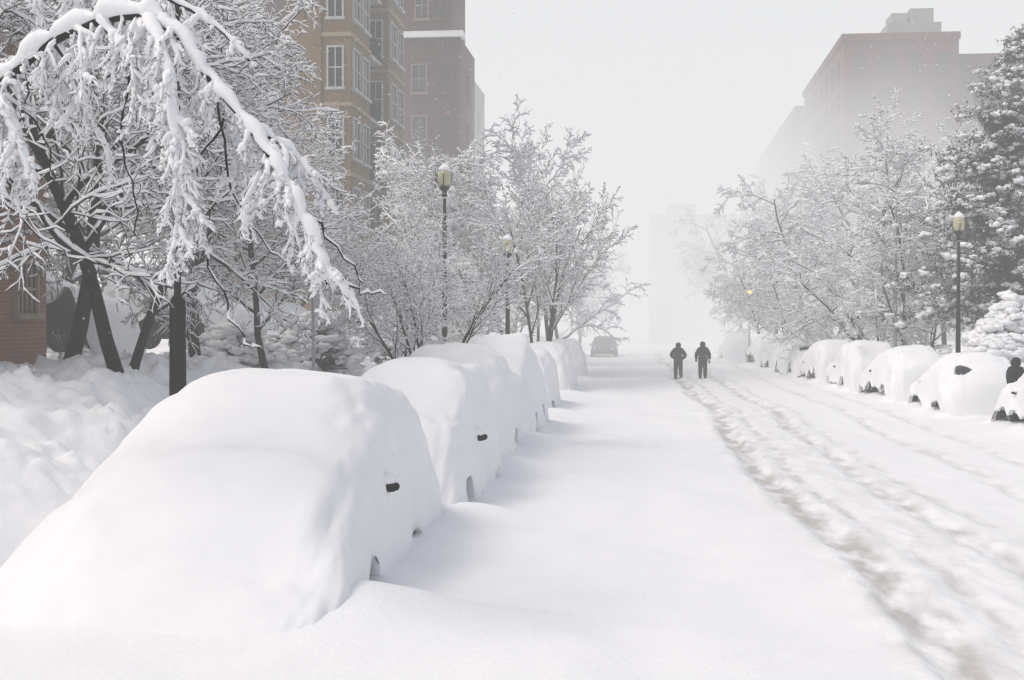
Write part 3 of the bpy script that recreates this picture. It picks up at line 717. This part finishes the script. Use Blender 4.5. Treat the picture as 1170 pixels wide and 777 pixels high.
mb=MB(); mb.box(2.2-cx,5.6-cx,155-cy,160-cy,14.8,16.2); mb.build('rooftop_unit',M['greyw'],t)
for wx in range(2,14,3):
    for fl in range(4): window(t,1.3,1.6,(wx-cx,152-cy,4+fl*3),'S','greyw')

# ---------------------------------------------------------------- poles, signs, signal
def signpost(x,y,top,label):
    z=gz(x,y)-.3; t=empty('sign_post',(x,y,z),label,'sign post')
    mb=MB(); mb.box(-.03,.03,-.02,.02,0,top-z); mb.build('post',M['signw'],t)
    mb=MB(); mb.box(-.024,.0,-.15,.15,top-z-.5,top-z-.05); o=mb.build('sign_plate',M['signw'],t); o.location=(.056,0,0)
    mb=MB(); mb.blob((0,0,top-z+.04),.07,.07,.06,.1); mb.build('snow_cap',M['treesnow'],t,True)
signpost(ax(358,24),24,3.3,'thin grey sign post in the snow behind the nearest buried cars')
signpost(ax(458,37),37,4.3,'taller thin sign post left of the multi-stemmed tree')
x,y=ax(1023,56),56; z=gz(x,y)-.3
t=empty('light_pole',(x,y,z),'slim grey light pole rising from behind the right row of cars','pole')
mb=MB(); mb.lathe([(.10,0),(.07,4),(.05,8.3)],12); mb.build('pole',M['signw'],t,True)
mb=MB(); mb.tube([(0,0,8.2),(-.4,0,8.5),(-1.2,0,8.65)],[.035,.03,.03],8); mb.build('arm',M['signw'],t,True)
mb=MB(); mb.blob((-1.35,0,8.63),.32,.13,.08,.03); mb.build('lamp_head',M['signw'],t,True)
x,y=ax(856,84),84; p=at(856,334,84)
t=empty('traffic_signal',(x,y,-.1),'traffic signal glowing amber in the fog on the right side','traffic light')
mb=MB(); mb.lathe([(.07,0),(.05,.5),(.035,p.z+.9)],12); mb.build('pole',M['stone'],t,True)
mb=MB(); mb.box(-.16,.16,-.38,-.08,p.z-.5,p.z+.7); mb.build('housing',M['stone'],t)
for k,mm in ((-.33,'signw'),(.08,'amber'),(.48,'signw')):
    mb=MB(); mb.blob((0,-.385,p.z+k),.14,.05,.14,0); mb.build('lens',M[mm],t,True)

# ---------------------------------------------------------------- people
def skin(name,vs,es,rs_,mat,parent,sub=2):
    me=bpy.data.meshes.new(name); me.from_pydata(vs,es,[]); o=mkobj(name,me)
    md=o.modifiers.new('s','SKIN'); 
    for i,sv in enumerate(me.skin_vertices[0].data): sv.radius=(rs_[i],rs_[i]); sv.use_root=(i==0)
    m2=o.modifiers.new('u','SUBSURF'); m2.levels=sub; m2.render_levels=sub
    bpy.context.view_layer.update(); dg=bpy.context.evaluated_depsgraph_get()
    m3=bpy.data.meshes.new_from_object(o.evaluated_get(dg)); m3.name=name
    bpy.data.objects.remove(o); m3.materials.clear(); m3.materials.append(mat); m3.polygons.foreach_set('use_smooth',[True]*len(m3.polygons))
    return mkobj(name,m3,parent)
def person(x,y,rz,label,coat,s=1.0,flip=1,arms='front'):
    t=empty('person',(x,y,gz(x,y)-.06),label,'person','people out in the snow',rz); t.scale=(s*flip,s,s)
    if arms=='front': el=[(-.34,-.06,1.16),(.34,-.04,1.16)]; wr=[(-.22,.17,1.06),(.24,.16,1.02)]
    else: el=[(-.30,-.12,1.15),(.30,.05,1.14)]; wr=[(-.30,-.05,.93),(.30,.20,.96)]
    J=[(0,0,.96),(0,.01,1.14),(0,.03,1.34),(0,.04,1.49),(0,.05,1.60),(0,.05,1.68),
       (-.19,.02,1.42),el[0],wr[0],(.19,.02,1.42),el[1],wr[1],
       (-.10,0,.90),(-.11,.14,.50),(-.11,.06,.10),(-.11,.24,.06),(.10,0,.90),(.11,-.04,.50),(.11,-.30,.16),(.11,-.20,.05),(0,.155,1.60)]
    r=[.145,.14,.165,.062,.098,.085,.075,.052,.036,.075,.052,.036,.10,.068,.048,.035,.10,.068,.048,.035,.018]
    E=[(0,1),(1,2),(2,3),(3,4),(4,5),(2,6),(6,7),(7,8),(2,9),(9,10),(10,11),(0,12),(12,13),(13,14),(14,15),(0,16),(16,17),(17,18),(18,19),(4,20)]
    skin('body',J,E,r,M['skin'],t)
    skin('trousers',[J[0],J[12],J[13],J[14],J[16],J[17],J[18]],[(0,1),(1,2),(2,3),(0,4),(4,5),(5,6)],[.18,.135,.105,.09,.135,.105,.09],M['pants'],t)
    cj=[(0,0,.80),(0,0,1.05),(0,.03,1.32),(0,.03,1.47),J[6],J[7],J[8],J[9],J[10],J[11]]
    skin('coat',cj,[(0,1),(1,2),(2,3),(2,4),(4,5),(5,6),(2,7),(7,8),(8,9)],[.235,.215,.235,.13,.125,.10,.07,.125,.10,.07],coat,t)
    for a,b in ((J[14],J[15]),(J[18],J[19])):
        skin('boot',[(a[0],a[1],a[2]+.14),a,b],[(0,1),(1,2)],[.085,.08,.06],M['black'],t,1)
    mb=MB(); mb.blob((0,.015,1.64),.135,.14,.15,.04); o=mb.build('hood',coat,t,True)
    mb=MB(); mb.lathe([(.15,1.45),(.14,1.52),(.11,1.56)],14,(0,.035,0)); mb.build('scarf',M['coat2'],t,True)
    for sx in (-.035,.035):
        mb=MB(); mb.blob((sx,.158,1.615),.013,.01,.01,0); mb.build('eye',M['black'],t,True)
    for w_,e_ in ((J[8],J[7]),(J[11],J[10])):
        d=(Vector(w_)-Vector(e_)).normalized(); sd=d.cross(Vector((0,0,1))).normalized(); dn=Vector((0,0,-1))
        vs=[Vector(w_),Vector(w_)+d*.09]; rr=[.036,.038]; es=[(0,1)]
        for k in range(4):
            b=Vector(w_)+d*.10+sd*(k-1.5)*.024; L=[.06,.07,.065,.05][k]
            n=len(vs); vs+=[b,b+d*L*.6+dn*.01,b+d*L*.8+dn*.035]; rr+=[.013,.012,.010]; es+=[(1,n),(n,n+1),(n+1,n+2)]
        n=len(vs); vs+=[Vector(w_)+d*.04+sd*.05,Vector(w_)+d*.08+sd*.065]; rr+=[.014,.012]; es+=[(0,n),(n,n+1)]
        skin('glove',[tuple(v) for v in vs],es,rr,M['black'],t,1)
person(ax(775,62.5),62.5,.05,'left walker in dark clothes on the snowy street, seen from behind, elbows out',M['coat1'],1.0,1,'front')
person(ax(803,60.5),60.5,-.05,'right walker in dark coat on the snowy street, arms at the sides',M['coat2'],.98,-1,'side')
person(ax(1158,36.6),36.3,.6,'person in dark coat behind the last cars at the right edge of the photo',M['coat1'],1.0,1,'side')

# ---------------------------------------------------------------- falling snow
rn=random.Random(5); mb=MB()
OV=[(1,0,0),(-1,0,0),(0,1,0),(0,-1,0),(0,0,1),(0,0,-1)]; OF=[(0,2,4),(2,1,4),(1,3,4),(3,0,4),(2,0,5),(1,2,5),(3,1,5),(0,3,5)]
for i in range(8000):
    y=14+52*rn.random()**.6; x=rn.uniform(-.5,.35)*y; z=rn.uniform(.3,2.75+.28*y); r_=rn.uniform(.005,.012)
    n=len(mb.v); mb.v+=[(x+a*r_,y+b*r_,z+c*r_*1.5) for a,b,c in OV]; mb.f+=[tuple(n+q for q in f) for f in OF]
o=mb.build('falling_snow',M['treesnow']); tag(o,'small white snowflakes falling through the air over the street','snowflakes',kind='stuff')
print('done')
